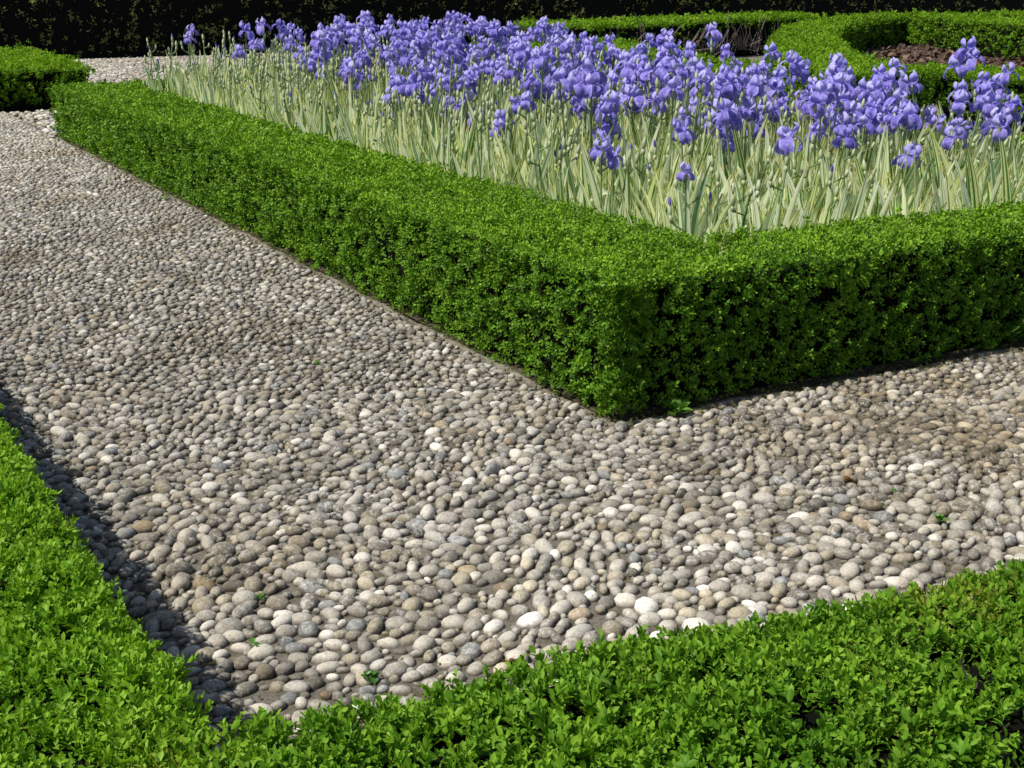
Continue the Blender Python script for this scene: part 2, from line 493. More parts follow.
# the box hedge round the iris bed: four arms of one clipped hedge, as one plan polygon with a hair-thin slit
LW, FW = .74, .47
o0 = [W(.004, -.014), W(fk(4.7) + .012, 4.7), W(9.85, 4.7), W(9.52, -.005)]
i0 = [W(FW, LW), W(fk(4.2) + FW, 4.2), W(9.32, 4.2), W(9.08, LW)]
hole_px = gpt(452, 283, .28)
main = grow_hedge('box_hedge', [[o0[0], o0[1], i0[1], i0[0]], [o0[3], o0[0], i0[0], i0[3]], [o0[1], o0[2], i0[2], i0[1]], [o0[2], o0[3], i0[3], i0[2]]],
                  .535, 'low clipped box hedge framing the bed of irises, its sharp corner jutting into the path', M['box'], leaf=.0185, dens=2500, slim=.80, pairs=4, ref_d=5.2, seed=11, gap=.30,
                  holes=[(*W(1.52, .06), .27, .075)], top_tone=.16, lump=.017, base_clear=.03, edge=.016, foot=.02)

fgp = [W(-1.72, -1.955), W(-.3, -2.0), W(4, -2.1), W(4, -2.85), W(-2.42, -2.75), W(-2.42, -1.9), W(fb(-1) - .47, -1.0), W(fb(1.5) - .5, 1.5), W(fb(5) - .5, 5), W(fb(5), 5), W(fb(1.5), 1.5), W(fb(0) + .03, 0), W(fb(-.6) - .005, -.6), W(-1.815, -1.3)]
def fg_cull(p):
    x, y, d = pix(p); return np.where((x > -260) & (x < 1284) & (y < 1150) & (p[:, 1] > .1), 1, .12)
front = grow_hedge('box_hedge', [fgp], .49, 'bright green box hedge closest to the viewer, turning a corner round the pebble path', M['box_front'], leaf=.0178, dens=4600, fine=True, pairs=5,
                   ref_d=3.0, seed=23, gap=.35, top_tone=.12, lump=.022, cull=fg_cull, core_in=.05, core_drop=.0, slim=.58, tone_fn=lambda p: .24 * np.clip((-1.85 - (p[:, :2] - np.array([CX, CY])) @ VD) / .1, 0, 1) * np.clip(((p[:, :2] - np.array([CX, CY])) @ UD + 2.1) / .3, 0, 1),  # left arm's leaves tinted yellower, painting in how the sun strikes it
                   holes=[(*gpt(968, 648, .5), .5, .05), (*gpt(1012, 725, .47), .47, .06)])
a_, b_ = gpt(960, 765, .40), gpt(985, 690, .46)
twigs(front, [((a_[0], a_[1] + .02, .34), (b_[0] - a_[0], b_[1] - a_[1], .12)), ((a_[0] + .06, a_[1] + .03, .33), (.03, .05, .13))], 3, M['wood'])


def plan_px(pts, z): return [gpt(x, y, z) for x, y in pts]

grow_hedge('box_hedge', [[W(12.45, 1.05), W(12.45, -6), W(17.2, -6), W(17.2, 1.25)]], .52, 'square-ended box hedge block across the path, in front of the tall dark hedge', M['box_far'],
           leaf=.021, dens=1300, ref_d=7, seed=31, edge=.02, top_tone=.18)

# parterre hedges beyond the iris bed
def band(center, w):
    C = np.array(center, float); T = np.gradient(C, axis=0); T /= np.linalg.norm(T, axis=1, keepdims=True)
    N = np.column_stack([-T[:, 1], T[:, 0]])
    w = np.broadcast_to(np.asarray(w, float), (len(C),))[:, None] / 2
    return np.concatenate([C + N * w, (C - N * w)[::-1]])


def smooth_line(pts, n):
    P = np.array(pts, float); t = np.linspace(0, len(P) - 1, n); i = np.clip(t.astype(int), 0, len(P) - 2); f = (t - i)[:, None]
    p0, p1, p2, p3 = P[np.clip(i - 1, 0, None)], P[i], P[i + 1], P[np.clip(i + 2, None, len(P) - 1)]
    return .5 * ((2 * p1) + (-p0 + p2) * f + (2 * p0 - 5 * p1 + 4 * p2 - p3) * f ** 2 + (-p0 + 3 * p1 - 3 * p2 + p3) * f ** 3)

HZ = .72
arc = smooth_line(plan_px([(905, 68), (845, 62), (808, 45), (812, 25), (850, 17), (905, 12.5), (965, 16), (1040, 21), (1120, 25)], HZ), 26)
grow_hedge('box_hedge', [band(arc, np.concatenate([np.linspace(1.1, .95, 12), np.linspace(1.0, 2.0, 14)]))], HZ, 'curved box hedge sweeping round a bed of bare brown mulch behind the irises', M['box_far'], leaf=.026, dens=700, edge=.02, ref_d=8.5, seed=41, top_tone=.2, cull=lambda p: np.where(pix(p)[0] < 1150, 1, .1))
mul = [gpt(*q) for q in ((850, 72), (1100, 82), (1150, 52), (1000, 46), (900, 47), (840, 54))]
sheet('mulch_ground', mul, .0, M['mulch'])
near = smooth_line(plan_px([(868, 68), (940, 67), (1010, 70), (1100, 78)], .55), 8)
grow_hedge('box_hedge', [band(near, 1.3)], .55, 'straight box hedge with dark shaded front edging the mulch bed at right', M['box_far'], leaf=.025, dens=900, edge=.02, ref_d=8.5, seed=43, top_tone=.16, cull=lambda p: np.where(pix(p)[0] < 1150, 1, .1))
fr = smooth_line(plan_px([(520, 21), (600, 20), (690, 16), (800, 12)], .8), 10)
tw = grow_hedge('box_hedge', [band(fr, 1.6)], .8, 'box hedge with bare twiggy brown side, running straight before the tall dark hedge', M['box_far'], leaf=.026, dens=650, edge=.02, ref_d=8.5, seed=47, top_tone=.2, side_dens=.25, core_in=.12)
bl = smooth_line(plan_px([(548, 38), (620, 55), (700, 62), (760, 70)], .55), 10)
grow_hedge('box_hedge', [band(bl, [2.6, 2.6, 2.4, 2.4, 2.2, 2.2, 2, 2, 2, 2])], .55, 'broad low box hedge glimpsed between the iris blooms at mid bed', M['box_far'], leaf=.026, dens=800, ref_d=8.5, seed=53, top_tone=.16)
rb = smooth_line(plan_px([(985, 11), (1060, 12.5), (1120, 14)], .75), 4)
grow_hedge('box_hedge', [band(rb, 1.8)], .75, 'short strip of box hedge behind the curved hedge at the far right', M['box_far'], leaf=.026, dens=600, ref_d=8.5, seed=59, top_tone=.2)
# the tall yew at the end of the garden
grow_hedge('yew_hedge', [[W(22.3, -8), W(22.3, 40), W(23.6, 40), W(23.6, -8)]], 3.2, 'tall dark yew hedge closing the garden at the back', M['yew'], leaf=.028, dens=420, ref_d=5.0, seed=61, slim=.5, gap=.1,
           lump=.06, base_clear=.02, back=.05, cull=lambda p: np.where(p[:, 2] < 1.7, 1, .45), top_tone=0)
# brown twigs in the bare side of the far hedge
tp = []
for i in range(110):
    f = rng.random(); k = f * 9; j = int(min(k, 8)); c = fr[j] + (fr[j + 1] - fr[j]) * (k - j)
    t_ = fr[j + 1] - fr[j]; nn = np.array([t_[1], -t_[0]]) / np.linalg.norm(t_)
    if nn[1] > 0: nn = -nn
    q = c + nn * (.80 + rng.uniform(-.03, .06)); tp.append(((*q, rng.uniform(.03, .2)), (rng.normal(0, .1), rng.normal(0, .03), rng.uniform(.25, .40))))
def fat_twigs(root, pd):
    base = np.array(root.location); paths, rad = [], []
    for p, d in pd:
        p, d = np.array(p) - base, np.array(d)
        for e in range(4):
            dd = d * rng.uniform(.6, 1) + rng.normal(0, .09, 3) * e
            paths.append([p, p + dd * .5 + rng.normal(0, .02, 3), p + dd]); rad.append(np.array([.014, .010, .006]))
    V, F = tubes(paths, rad, 4); link('branches', np_mesh('bare_branches', V, F, plain_mat('bare_twig', (.13, .10, .09), (.30, .23, .20), 20)), root)
fat_twigs(tw, tp)


# ------------------------------------------------------------------ the pebbles of the path
def ico(sub):
    import bmesh
    bm = bmesh.new(); bmesh.ops.create_icosphere(bm, subdivisions=sub, radius=1)
    V = np.array([v.co[:] for v in bm.verts]); F = np.array([[v.index for v in f.verts] for f in bm.faces]); bm.free()
    return V, F


def brown_patch(u, v):                                # dirt and moss settle beside the short hedge and here and there
    a = np.clip(1.25 - np.hypot((u + .45) / .55, (v - 1.0) / 1.1), 0, 1) + .8 * np.clip(1 - np.hypot((u + .7) / .45, (v - 2.2) / .7), 0, 1)
    b = np.clip(noise2(u, v, 1.5, 77) - .35, 0, 1) * .8
    return np.clip((a + b) * (.75 + .5 * noise2(u, v, .35, 78)), 0, 1)


def lay_pebbles():
    # stones are fitted in by size, large ones first, smaller ones into the gaps
    import collections
    grid = collections.defaultdict(list); CELL = .06; keepu, keepv, keepr = [], [], []
    for frac, count, tight in ((1.22, 30000, 1.0), (1.0, 110000, .97), (.80, 170000, .94), (.60, 200000, .92), (.42, 160000, .90)):
        cu, cv = rng.uniform(-2.7, 12.6, count), rng.uniform(-2.25, 6.2, count)
        xy_ = toxy(np.column_stack([cu, cv])); x_, y_, d_ = pix(np.column_stack([xy_, np.zeros(count)]))
        m = (x_ > -200) & (x_ < 1230) & (y_ < 940) & (xy_[:, 1] > .4) & ((cv < 0) | (cu < .02))
        cu, cv = cu[m], cv[m]
        Rl = np.interp(cu, [-2, -.8, .8, 3, 13], [.0200, .0190, .0168, .0156, .0162]) * (1 + .10 * noise2(cu, cv, .8, 73))
        cr = Rl * frac * np.clip(rng.lognormal(0, .10, len(cu)), .8, 1.3)
        for p, q, r_ in zip(cu.tolist(), cv.tolist(), cr.tolist()):
            i, j = int(p // CELL), int(q // CELL); good = True
            for a_ in (i - 1, i, i + 1):
                for b_ in (j - 1, j, j + 1):
                    for (x, y, rr) in grid.get((a_, b_), ()):
                        e = (rr + r_) * tight
                        if (x - p) * (x - p) + (y - q) * (y - q) < e * e: good = False; break
                    if not good: break
                if not good: break
            if good: grid[(i, j)].append((p, q, r_)); keepu.append(p); keepv.append(q); keepr.append(r_)
    u, v, r = np.array(keepu), np.array(keepv), np.array(keepr) * 1.12
    ok = (rng.random(len(u)) > .012)
    left = (v > -2.25) & (v < -.012 - r * .8) & (u > -2.25)
    cross = (u < fk(np.maximum(v, 0)) - .012 - r * .8) & (u > -2.7) & (v > -2.25)
    ok &= left | cross
    ok &= ~((u > 12.35) & (v < 1.1))
    xy = toxy(np.column_stack([u, v])); P = np.column_stack([xy, np.zeros(len(u))])
    px, py, d = pix(P)
    ok &= (px > -220) & (px < 1250) & (py < 960) & (P[:, 1] > .4)
    ok &= ~inside(inset(fgp if signed_area(np.array(fgp)) > 0 else fgp[::-1], .035), xy)
    xy, r, d, px, py, u, v = xy[ok], r[ok], d[ok], px[ok], py[ok], u[ok], v[ok]
    # far pavement beyond the hedge end, laid coarser
    S2 = .075; gu, gv = np.meshgrid(np.arange(9.66, 22.2, S2), np.arange(-.2, 8, S2), indexing='ij')
    gu, gv = gu.ravel() + rng.normal(0, .018, gu.size), gv.ravel() + rng.normal(0, .018, gu.size)
    m = ~((gu > 12.3) & (gu < 17.3) & (gv < 1.3)) & ((gu > 9.75) | (gv < -.05)) & ~((gu < 12.9) & (gv < 0))
    xy2 = toxy(np.column_stack([gu, gv])); P2 = np.column_stack([xy2, np.zeros(len(gu))]); x2, y2, d2 = pix(P2)
    m &= (x2 > -30) & (x2 < 420)
    xy = np.concatenate([xy, xy2[m]]); r = np.concatenate([r, rng.uniform(.028, .042, m.sum())]); d = np.concatenate([d, d2[m]])
    px, py = np.concatenate([px, x2[m]]), np.concatenate([py, y2[m]]); u, v = np.concatenate([u, gu[m]]), np.concatenate([v, gv[m]])
    n = len(r)
    # colours: mostly warm greys, a few tan, ochre, bluish and nearly white
    pal = np.array([[.32, .298, .262], [.43, .405, .36], [.215, .20, .172], [.265, .235, .175], [.36, .32, .245], [.27, .215, .14], [.215, .225, .23], [.58, .56, .52], [.14, .128, .11]])
    cls = rng.choice(len(pal), n, p=[.23, .20, .17, .15, .08, .015, .04, .085, .03])
    c = pal[cls] * np.array([1.03, 1.0, .935]) * rng.uniform(.62, 1.30, (n, 1)) * (np.clip(1.26 - .13 * (u + 1.8), .95, 1.26) + .28 * np.clip((u - 5) / 4, 0, 1))[:, None] * (1 + .10 * noise2(u, v, 1.3, 75))[:, None]
    brown = brown_patch(u, v)[:, None]; c = c * (1 - brown * np.array([.38, .46, .60]))
    pale = np.clip(1 - np.hypot((u + 1.1) / .8, (v + .9) / .9), 0, 1)[:, None]; c = c * (1 + .30 * pale * np.array([.95, 1.0, 1.06]))
    yaw = rng.uniform(0, math.pi, n); yaw = np.where(rng.random(n) < .75, .5 + .7 * noise2(u, v, 1.2, 79) + rng.normal(0, .35, n), yaw)
    el = rng.uniform(1.0, 1.5, n); ax = np.column_stack([r * el, r * rng.uniform(.80, 1.0, n) / np.sqrt(el) * 1.05, r * rng.uniform(.72, 1.02, n)])
    ztop = .024 + rng.normal(0, .0035, n) + .004 * noise2(u, v, .9, 80) + .10 * r; zc = np.minimum(ztop - ax[:, 2], ax[:, 2] * .6)
    tilt, ta = rng.normal(0, .16, n), rng.uniform(0, 6.28, n)
    # which 300 show largest
    P = np.column_stack([xy, np.full(n, .02)])
    vis = (px > 4) & (px < 1020) & (py > 0) & (py < 764)
    eye = np.array([0, 0, CAM_H])
    for z in np.linspace(.05, .56, 12):
        q = eye + (P - eye) * ((CAM_H - z) / (CAM_H - .02)); vis &= ~inside(inset(fgp if signed_area(np.array(fgp)) > 0 else fgp[::-1], -.03), q[:, :2])
    size = np.where(vis, np.sqrt(ax[:, 0] * ax[:, 1]) / d, 0)
    top = np.argsort(-size)[:300]; single = np.zeros(n, bool); single[top] = True
    I3, F3 = ico(3); I2, F2 = ico(2); I1, F1 = ico(1)

    def build(idx, I, F, local=False):
        k = len(idx); rr = np.random.default_rng(99)
        q = np.repeat(I[None], k, 0)
        K = rr.normal(0, 1.3, (k, 3, 3)); ph = rr.uniform(0, 6.28, (k, 3))
        w = np.zeros((k, len(I)))
        for j in range(3): w += np.sin(np.einsum('kvi,ki->kv', q, K[:, j]) + ph[:, j:j + 1])
        e = np.abs(q) ** .92 * np.sign(q)
        q = e * (1 + .075 * w)[..., None] * ax[idx][:, None]
        c_, s_ = np.cos(tilt[idx])[:, None], np.sin(tilt[idx])[:, None]
        q = np.stack([q[..., 0] * c_ - q[..., 2] * s_, q[..., 1], q[..., 0] * s_ + q[..., 2] * c_], -1)
        c_, s_ = np.cos(yaw[idx])[:, None], np.sin(yaw[idx])[:, None]
        q = np.stack([q[..., 0] * c_ - q[..., 1] * s_, q[..., 0] * s_ + q[..., 1] * c_, q[..., 2]], -1)
        if local: return q
        q = q + np.column_stack([xy[idx], zc[idx]])[:, None]
        return q.reshape(-1, 3), (F[None] + (np.arange(k) * len(I))[:, None, None]).reshape(-1, 3), np.repeat(c[idx], len(I), 0)
    rest = np.where(~single)[0]
    near = rest[d[rest] < 4.6]; far = rest[d[rest] >= 4.6]
    a, b = build(near, I2, F2), build(far, I1, F1)
    V = np.concatenate([a[0], b[0]]); F = np.concatenate([a[1], b[1] + len(a[0])]); C = np.concatenate([a[2], b[2]])
    o = link('pebbles', np_mesh('pebbles', V, F, M['pebble'], colr=C)); tag(o, kind='stuff')
    words = {0: 'mid grey', 1: 'light grey', 2: 'dull dark grey', 3: 'brownish grey', 4: 'pale tan', 5: 'ochre brown', 6: 'bluish grey', 7: 'nearly white', 8: 'blackish grey'}
    Q = build(top, I3, F3, True)
    for k, i in enumerate(top):
        me = np_mesh('pebble', Q[k], F3, M['pebble'], colr=np.repeat(c[i][None], len(I3), 0))
        o = link('pebble', me, loc=(*xy[i], zc[i]))
        w = words[int(cls[i])]
        tag(o, f'{w} pebble set in the path, among the largest stones near the front hedge', 'pebble', f'large {w} pebbles by the front hedge')
    return n
print('pebbles', lay_pebbles())


# ------------------------------------------------------------------ irises
def blade(L, wid, bend, lean, az, twist, tone, rows=8):
    s = np.linspace(0, 1, rows); ang = lean + bend * s ** 2
    ds = L / (rows - 1)
    r = np.concatenate([[0], np.cumsum(np.sin((ang[1:] + ang[:-1]) / 2) * ds)]); z = np.concatenate([[0], np.cumsum(np.cos((ang[1:] + ang[:-1]) / 2) * ds)])
    w = wid * np.clip(np.minimum(.55 + 1.2 * s, (1.02 - s) ** .55 * 1.25), .02, 1)
    d = np.array([math.cos(az), math.sin(az), 0])
    V, UV = [], []
    for i in range(rows):
        t = az + math.pi / 2 * 0 + twist * s[i]
        side = np.array([math.cos(t), math.sin(t), 0])   # the blade of an iris stands edge-on in the plane of its fan
        nrm = np.array([math.cos(ang[i]) * d[0], math.cos(ang[i]) * d[1], -math.sin(ang[i])])
        sd = side * .55 + nrm * .45 if True else side
        sd = nrm * math.cos(twist * s[i]) + np.array([-d[1], d[0], 0]) * math.sin(twist * s[i])
        out = np.cross(sd, [0, 0, 1.])
        c = d * r[i] + np.array([0, 0, z[i]])
        for k in (-1, 0, 1):
            V.append(c + sd * k * w[i] * .5 + out * (.12 * w[i] * (k == 0))); UV.append(((k + 1) / 2, s[i]))
    F = []
    for i in range(rows - 1):
        for k in range(2): F.append([i * 3 + k, i * 3 + k + 1, i * 3 + 4 + k, i * 3 + 3 + k])
    return np.array(V), np.array(F), np.array(UV), np.full(len(V), tone)


def join(parts):
    off, VV, FF, UU, TT = 0, [], [], [], []
    for v, f, uv, t in parts:
        VV.append(v); FF.append(f + off); UU.append(uv); TT.append(t); off += len(v)
    return np.concatenate(VV), np.concatenate(FF), np.concatenate(UU), np.concatenate(TT)


def make_fan(r):
    parts = []; n = r.integers(6, 10)
    az = 0
    for k in range(n):
        f = (k - (n - 1) / 2) / ((n - 1) / 2)
        lean = f * R(16) + r.normal(0, R(5)); s = 1 if lean >= 0 else -1
        L = (.66 - .16 * abs(f)) * r.uniform(.8, 1.15)
        bend = abs(r.normal(0, R(15))) if r.random() > .09 else R(r.uniform(60, 110))
        v, fc, uv, t = blade(L, r.uniform(.036, .058), bend, abs(lean), az + (0 if s > 0 else math.pi) + r.normal(0, .3), r.normal(.2, .6), r.random())
        v = v + np.array([math.cos(az), math.sin(az), 0]) * f * .05 + np.array([*r.normal(0, .022, 2), 0])
        uv = uv + np.array([r.uniform(0, 40), 0])
        parts.append((v, fc, uv, t))
    V, F, UV, T = join(parts)
    return np_mesh('iris_leaves', V, F, M['ileaf'], tone=T, uv=UV)


def petal(az, kind, r):
    ns, nt = 8, 7; s = np.linspace(0, 1, ns); t = np.linspace(-1, 1, nt)
    S, T = np.meshgrid(s, t, indexing='ij')
    j = r.uniform(.88, 1.12)
    if kind == 'standard':
        rad = (.012 + .036 * np.sin(math.pi * np.clip(S * .92, 0, 1)) ** .9) * j; z = (.004 + .080 * S) * j
        w = .030 * np.sin(math.pi * np.clip(.10 + .80 * S, 0, 1)) ** .7
        rad = rad - .020 * T ** 2 * np.sin(math.pi * S); z = z + .004 * np.sin(T * 5 + r.uniform(0, 6)) * S
        rad = rad + .011 * np.sin(T * 6 + r.uniform(0, 6)) * S + .014 * r.normal() * S; z = z - .022 * T ** 2 * S + .010 * np.sin(T * 4 + r.uniform(0, 6)) * S ** 2 + r.normal(0, .006)
        tone = .02 + .36 * (1 - S) + .16 * np.abs(T) * (1 - S) + r.normal(0, .12)
    else:
        rad = (.010 + .066 * np.sin(math.pi / 2 * np.clip(S * 1.15, 0, 1))) * j; rad = rad - .016 * np.clip(S - .6, 0, 1) / .4
        z = (.012 * np.sin(math.pi * np.clip(S * 2, 0, 1)) - .078 * np.clip(S - .28, 0, 1) ** 1.25 / .72) * j
        w = (.012 + .024 * np.sin(math.pi * np.clip(S * .85 + .02, 0, 1)) ** .8) * (1 - .25 * (S > .97))
        z = z - .010 * T ** 2 * np.sin(math.pi * S) + .008 * np.sin(T * 5 + r.uniform(0, 6)) * S; rad = rad + .007 * np.sin(T * 4 + r.uniform(0, 6)) * S + .012 * r.normal() * S ** 2
        tone = .52 + .30 * S + r.normal(0, .08) - .34 * np.abs(T) ** 2.5 * (S > .25); tone = np.where((np.abs(T) < .3) & (S < .3), 1.0, tone)
    d, e = np.array([math.cos(az), math.sin(az), 0]), np.array([-math.sin(az), math.cos(az), 0])
    V = rad[..., None] * d + (T * w)[..., None] * e + z[..., None] * np.array([0, 0, 1.])
    F = [[i * nt + k, i * nt + k + 1, (i + 1) * nt + k + 1, (i + 1) * nt + k] for i in range(ns - 1) for k in range(nt - 1)]
    return V.reshape(-1, 3), np.array(F), np.zeros((ns * nt, 2)), np.clip(tone.ravel(), 0, 1)


def make_bloom(r):
    a0 = r.uniform(0, 2)
    V, F, _u, T = join([petal(a0 + k * 2.094 + r.normal(0, .28), 'standard', r) for k in range(3)] + [petal(a0 + 1.047 + k * 2.094 + r.normal(0, .25), 'fall', r) for k in range(3)])
    return np_mesh('iris_bloom', V, F, M['petal'], tone=T)


def spindle(p, d, L, rad, tones, n=6, rows=6):
    d = np.array(d, float); d /= np.linalg.norm(d); s = np.linspace(0, 1, rows)
    rr = rad * np.sin(math.pi * (.08 + .90 * s)) ** .8
    V, F = tubes([[np.array(p) + d * L * q for q in s]], [rr], n)
    T = np.repeat(np.interp(s, np.linspace(0, 1, len(tones)), tones), n)
    return V, F, np.zeros((len(V), 2)), T


def make_bud(r):
    parts = [spindle((0, 0, -.005), (r.normal(0, .1), r.normal(0, .1), 1), r.uniform(.05, .075), r.uniform(.009, .013), [.45, .65, .8, .75, .8])]
    if r.random() < .25: parts.append(spindle((.002, 0, .035), (r.normal(0, .12), 0, 1), .045, .008, [.8, 1, 1, 1]))
    V, F, _u, T = join(parts); return np_mesh('iris_bud', V, F, M['stem'], tone=T)


def make_stalk(r):
    """mesh of a 1 m tall stalk and the spots that carry blooms and buds"""
    lean = r.normal(0, .05, 2); path = [np.array([lean[0] * s ** 2, lean[1] * s ** 2, s]) for s in np.linspace(0, 1, 7)]
    paths, rad, spots = [path], [np.linspace(.0075, .0045, 7)], [path[-1]]
    nb = r.integers(1, 4); az = r.uniform(0, 6.28)
    spathes = [spindle(path[-1] - np.array([0, 0, .045]), (0, 0, 1), .055, .010, [.4, .6, .8, .8])]
    for k in range(nb):
        s = (.88, .82, .70)[k] + r.normal(0, .02); p = np.array([lean[0] * s ** 2, lean[1] * s ** 2, s]); az += math.pi + r.normal(0, .5)
        o = np.array([math.cos(az), math.sin(az), 0]); L = r.uniform(.05, .085)
        q = p + o * .062 + np.array([0, 0, L]); paths.append([p, p + o * .045 + np.array([0, 0, L * .4]), q]); rad.append(np.array([.0055, .005, .004]))
        spots.append(q); spathes.append(spindle(q - np.array([0, 0, .04]) - o * .006, (o[0] * .15, o[1] * .15, 1), .055, .010, [.4, .7, .8, .8]))
    V, F = tubes(paths, rad, 5)
    V, F, _u, T = join([(V, F, np.zeros((len(V), 2)), np.full(len(V), .25))] + spathes)
    return np_mesh('iris_stalk', V, F, M['stem'], tone=T), spots

ri = np.random.default_rng(5)
FANS = [make_fan(ri) for _ in range(16)]
BLOOMS = [make_bloom(ri) for _ in range(9)]
BUDS = [make_bud(ri) for _ in range(5)]
STALKS = [make_stalk(ri) for _ in range(14)]


def add_stalk(root, x, y, h, n_open, r, bs=1.0):
    me, spots = STALKS[r.integers(len(STALKS))]
    st = link('flower_stalk', me, root, (x, y, 0), (0, 0, r.uniform(0, 6.28)), (1, 1, h))
    for k, p in enumerate(spots):
        inv = 1 / h
        if k < n_open:
            s = r.uniform(.60, .86) * bs
            link('bloom', BLOOMS[r.integers(len(BLOOMS))], st, (p[0], p[1], p[2] + .01 * inv), (r.normal(0, .16), r.normal(0, .16), r.uniform(0, 6.28)), (s * 1.22, s * 1.22, s * inv))
        elif r.random() < .8:
            link('bud', BUDS[r.integers(len(BUDS))], st, p, (r.normal(0, .1), r.normal(0, .1), r.uniform(0, 6.28)), (1, 1, inv))
    return st


def iris(u, v, label, group, stalks, r, fans=4, hl=1.0, bs=1.0):
    root = link('iris_plant', None, loc=(*W(u, v), .012)); tag(root, label, 'iris', group)
    for k in range(fans):
        a, q = r.uniform(0, 6.28), r.uniform(.02, .16)
        s = hl * r.uniform(.85, 1.15)
        link('leaf_fan', FANS[r.integers(len(FANS))], root, (q * math.cos(a), q * math.sin(a), 0), (r.normal(0, .06), r.normal(0, .06), R(-33) + r.normal(0, .55) + math.pi * r.integers(2)), (1, 1, s))
    for dx, dy, h, n in stalks: add_stalk(root, dx, dy, h, n, r, bs)
    return root

# the few blooms that stand out in front, by where their stalks stand
def uv_of(x, y, z):
    X, Y = gpt(x, y, z); d = np.array([X - CX, Y - CY]); return d @ UD, d @ VD
special = [(663, 176, .76, 1, 'iris with one small half-open violet bloom, low and closest above the hedge corner'),
           (690, 133, .84, 1, 'iris whose single violet bloom hangs just below the dense mass of flowers'),
           (741, 112, .90, 2, 'iris with blooms stacked down one stalk at the lower edge of the flower mass'),
           (800, 140, .80, 1, 'iris with one violet bloom standing alone, first of two low ones in front'),
           (851, 139, .80, 1, 'iris with one violet bloom standing alone, second of two low ones in front'),
           (988, 122, .86, 2, 'iris with a low drooping bloom near the right end of the bed'),
           (175, 30, 1.02, 1, 'iris with a single tall bloom among buds at the far left end of the bed'),
           (187, 39, .96, 1, 'iris with a bloom just lower than its neighbour at the far left end'),
           (1016, 48, 1.08, 3, 'tall iris with several blooms at the right end of the bed'),
           (712, 32, 1.12, 2, 'tall iris bloom rising alone before the curved hedge')]
spots = []
S = .318
n = 0
cells = []
for i, u in enumerate(np.arange(.66, 9.15, S * .86)):
    for v in np.arange(.92 + (i % 2) * S / 2, 4.1, S): cells.append((u + ri.normal(0, .05), v + ri.normal(0, .05)))
for x, y, z, k, lab in special:
    u, v = uv_of(x, y, z); u = min(max(u, .5), 9.05); v = min(max(v, .76), 4.15)
    j = min(range(len(cells)), key=lambda q: (cells[q][0] - u) ** 2 + (cells[q][1] - v) ** 2); cells.pop(j)
    iris(u, v, lab, None, [(0, 0, z - .02, k)], ri, 4, bs=.62 if x == 663 else 1.0)
    n += 1
cnt = {}
for u, v in cells:
    v = min(v, 4.1)
    dens = min(1, max(0, (u - (1.05 if v < 2 else .75)) / .7)) * min(1, max(0, (v - 1.0) / .55)) * (1 if u < 6.6 else max(.06, 1 - (u - 6.6) * .62 + (v - 1.2) * .34))
    if v > 3.0: dens = min(1, dens * 1.0)
    patchy = .5 + .5 * noise2(np.array(u), np.array(v), 1.3, 90)
    st = []
    for k in range(int(ri.choice([2, 3, 4]))):
        a, q = ri.uniform(0, 6.28), ri.uniform(.02, .15)
        h = (.86 + .12 * min(1, u / 6) + .04 * patchy - .07 * (v > 2.4 and u < 3.5)) * ri.uniform(.76, 1.12)
        op = int(ri.choice([1, 1, 2, 2, 3])) if ri.random() < dens * (.42 + .30 * patchy) else 0
        if op == 0: h *= .84
        if op == 0 and ri.random() < (.7 if u < 1.6 else .35): continue
        st.append((q * math.cos(a), q * math.sin(a), h, op))
    opened = sum(o for *_, o in st)
    if opened >= 4: lab, g = 'variegated iris in full violet bloom, within the dense flower mass of the bed', 'irises in full bloom in the bed'
    elif opened: lab, g = 'variegated iris with only a few open violet blooms, among the fuller ones', 'irises with few open blooms in the bed'
    elif v < 1.6 and u > 2: lab, g = 'iris in bud with cream striped leaves, along the long side of the hedge', 'budding irises along the long hedge'
    elif u <= 2: lab, g = 'iris not in flower with cream striped leaves, behind the short front hedge', 'leafy irises behind the front hedge'
    else: lab, g = 'iris still in bud deep inside the bed', 'budding irises inside the bed'
    iris(u, v, lab, g, st, ri, 4, 1.0 + .12 * min(1, u / 4))
    n += 1
print('irises', n)


# ------------------------------------------------------------------ weeds
def weed(px_, py_, size, label, mat, leaves=9, flat=.5, z=.014):
    if size < .05: size *= .68
    r = np.random.default_rng(int(px_ * 7 + py_))
    LV, LF = leaf_template(True); VV, FF, TT = [], [], []; off = 0
    for k in range(leaves):
        az = k * 2.4; t = R(35 + 45 * flat * r.random()); L = size * r.uniform(.6, 1.1)
        d = np.array([math.cos(az) * math.sin(t), math.sin(az) * math.sin(t), math.cos(t)]); nr = np.array([-math.cos(az) * math.cos(t), -math.sin(az) * math.cos(t), math.sin(t)])
        sd = np.cross(d, nr); v = LV * L
        VV.append(v[:, :1] * sd + v[:, 1:2] * d + v[:, 2:] * nr + np.array([*r.normal(0, size * .35, 2), r.uniform(0, size * .5)])); FF.append(LF + off); off += len(LV); TT.append(np.full(len(LV), r.random()))
    me = np_mesh('weed', np.concatenate(VV), np.concatenate(FF), mat, tone=np.concatenate(TT))
    tag(link('weed', me, loc=(*gpt(px_, py_, z), z)), label, 'weed')

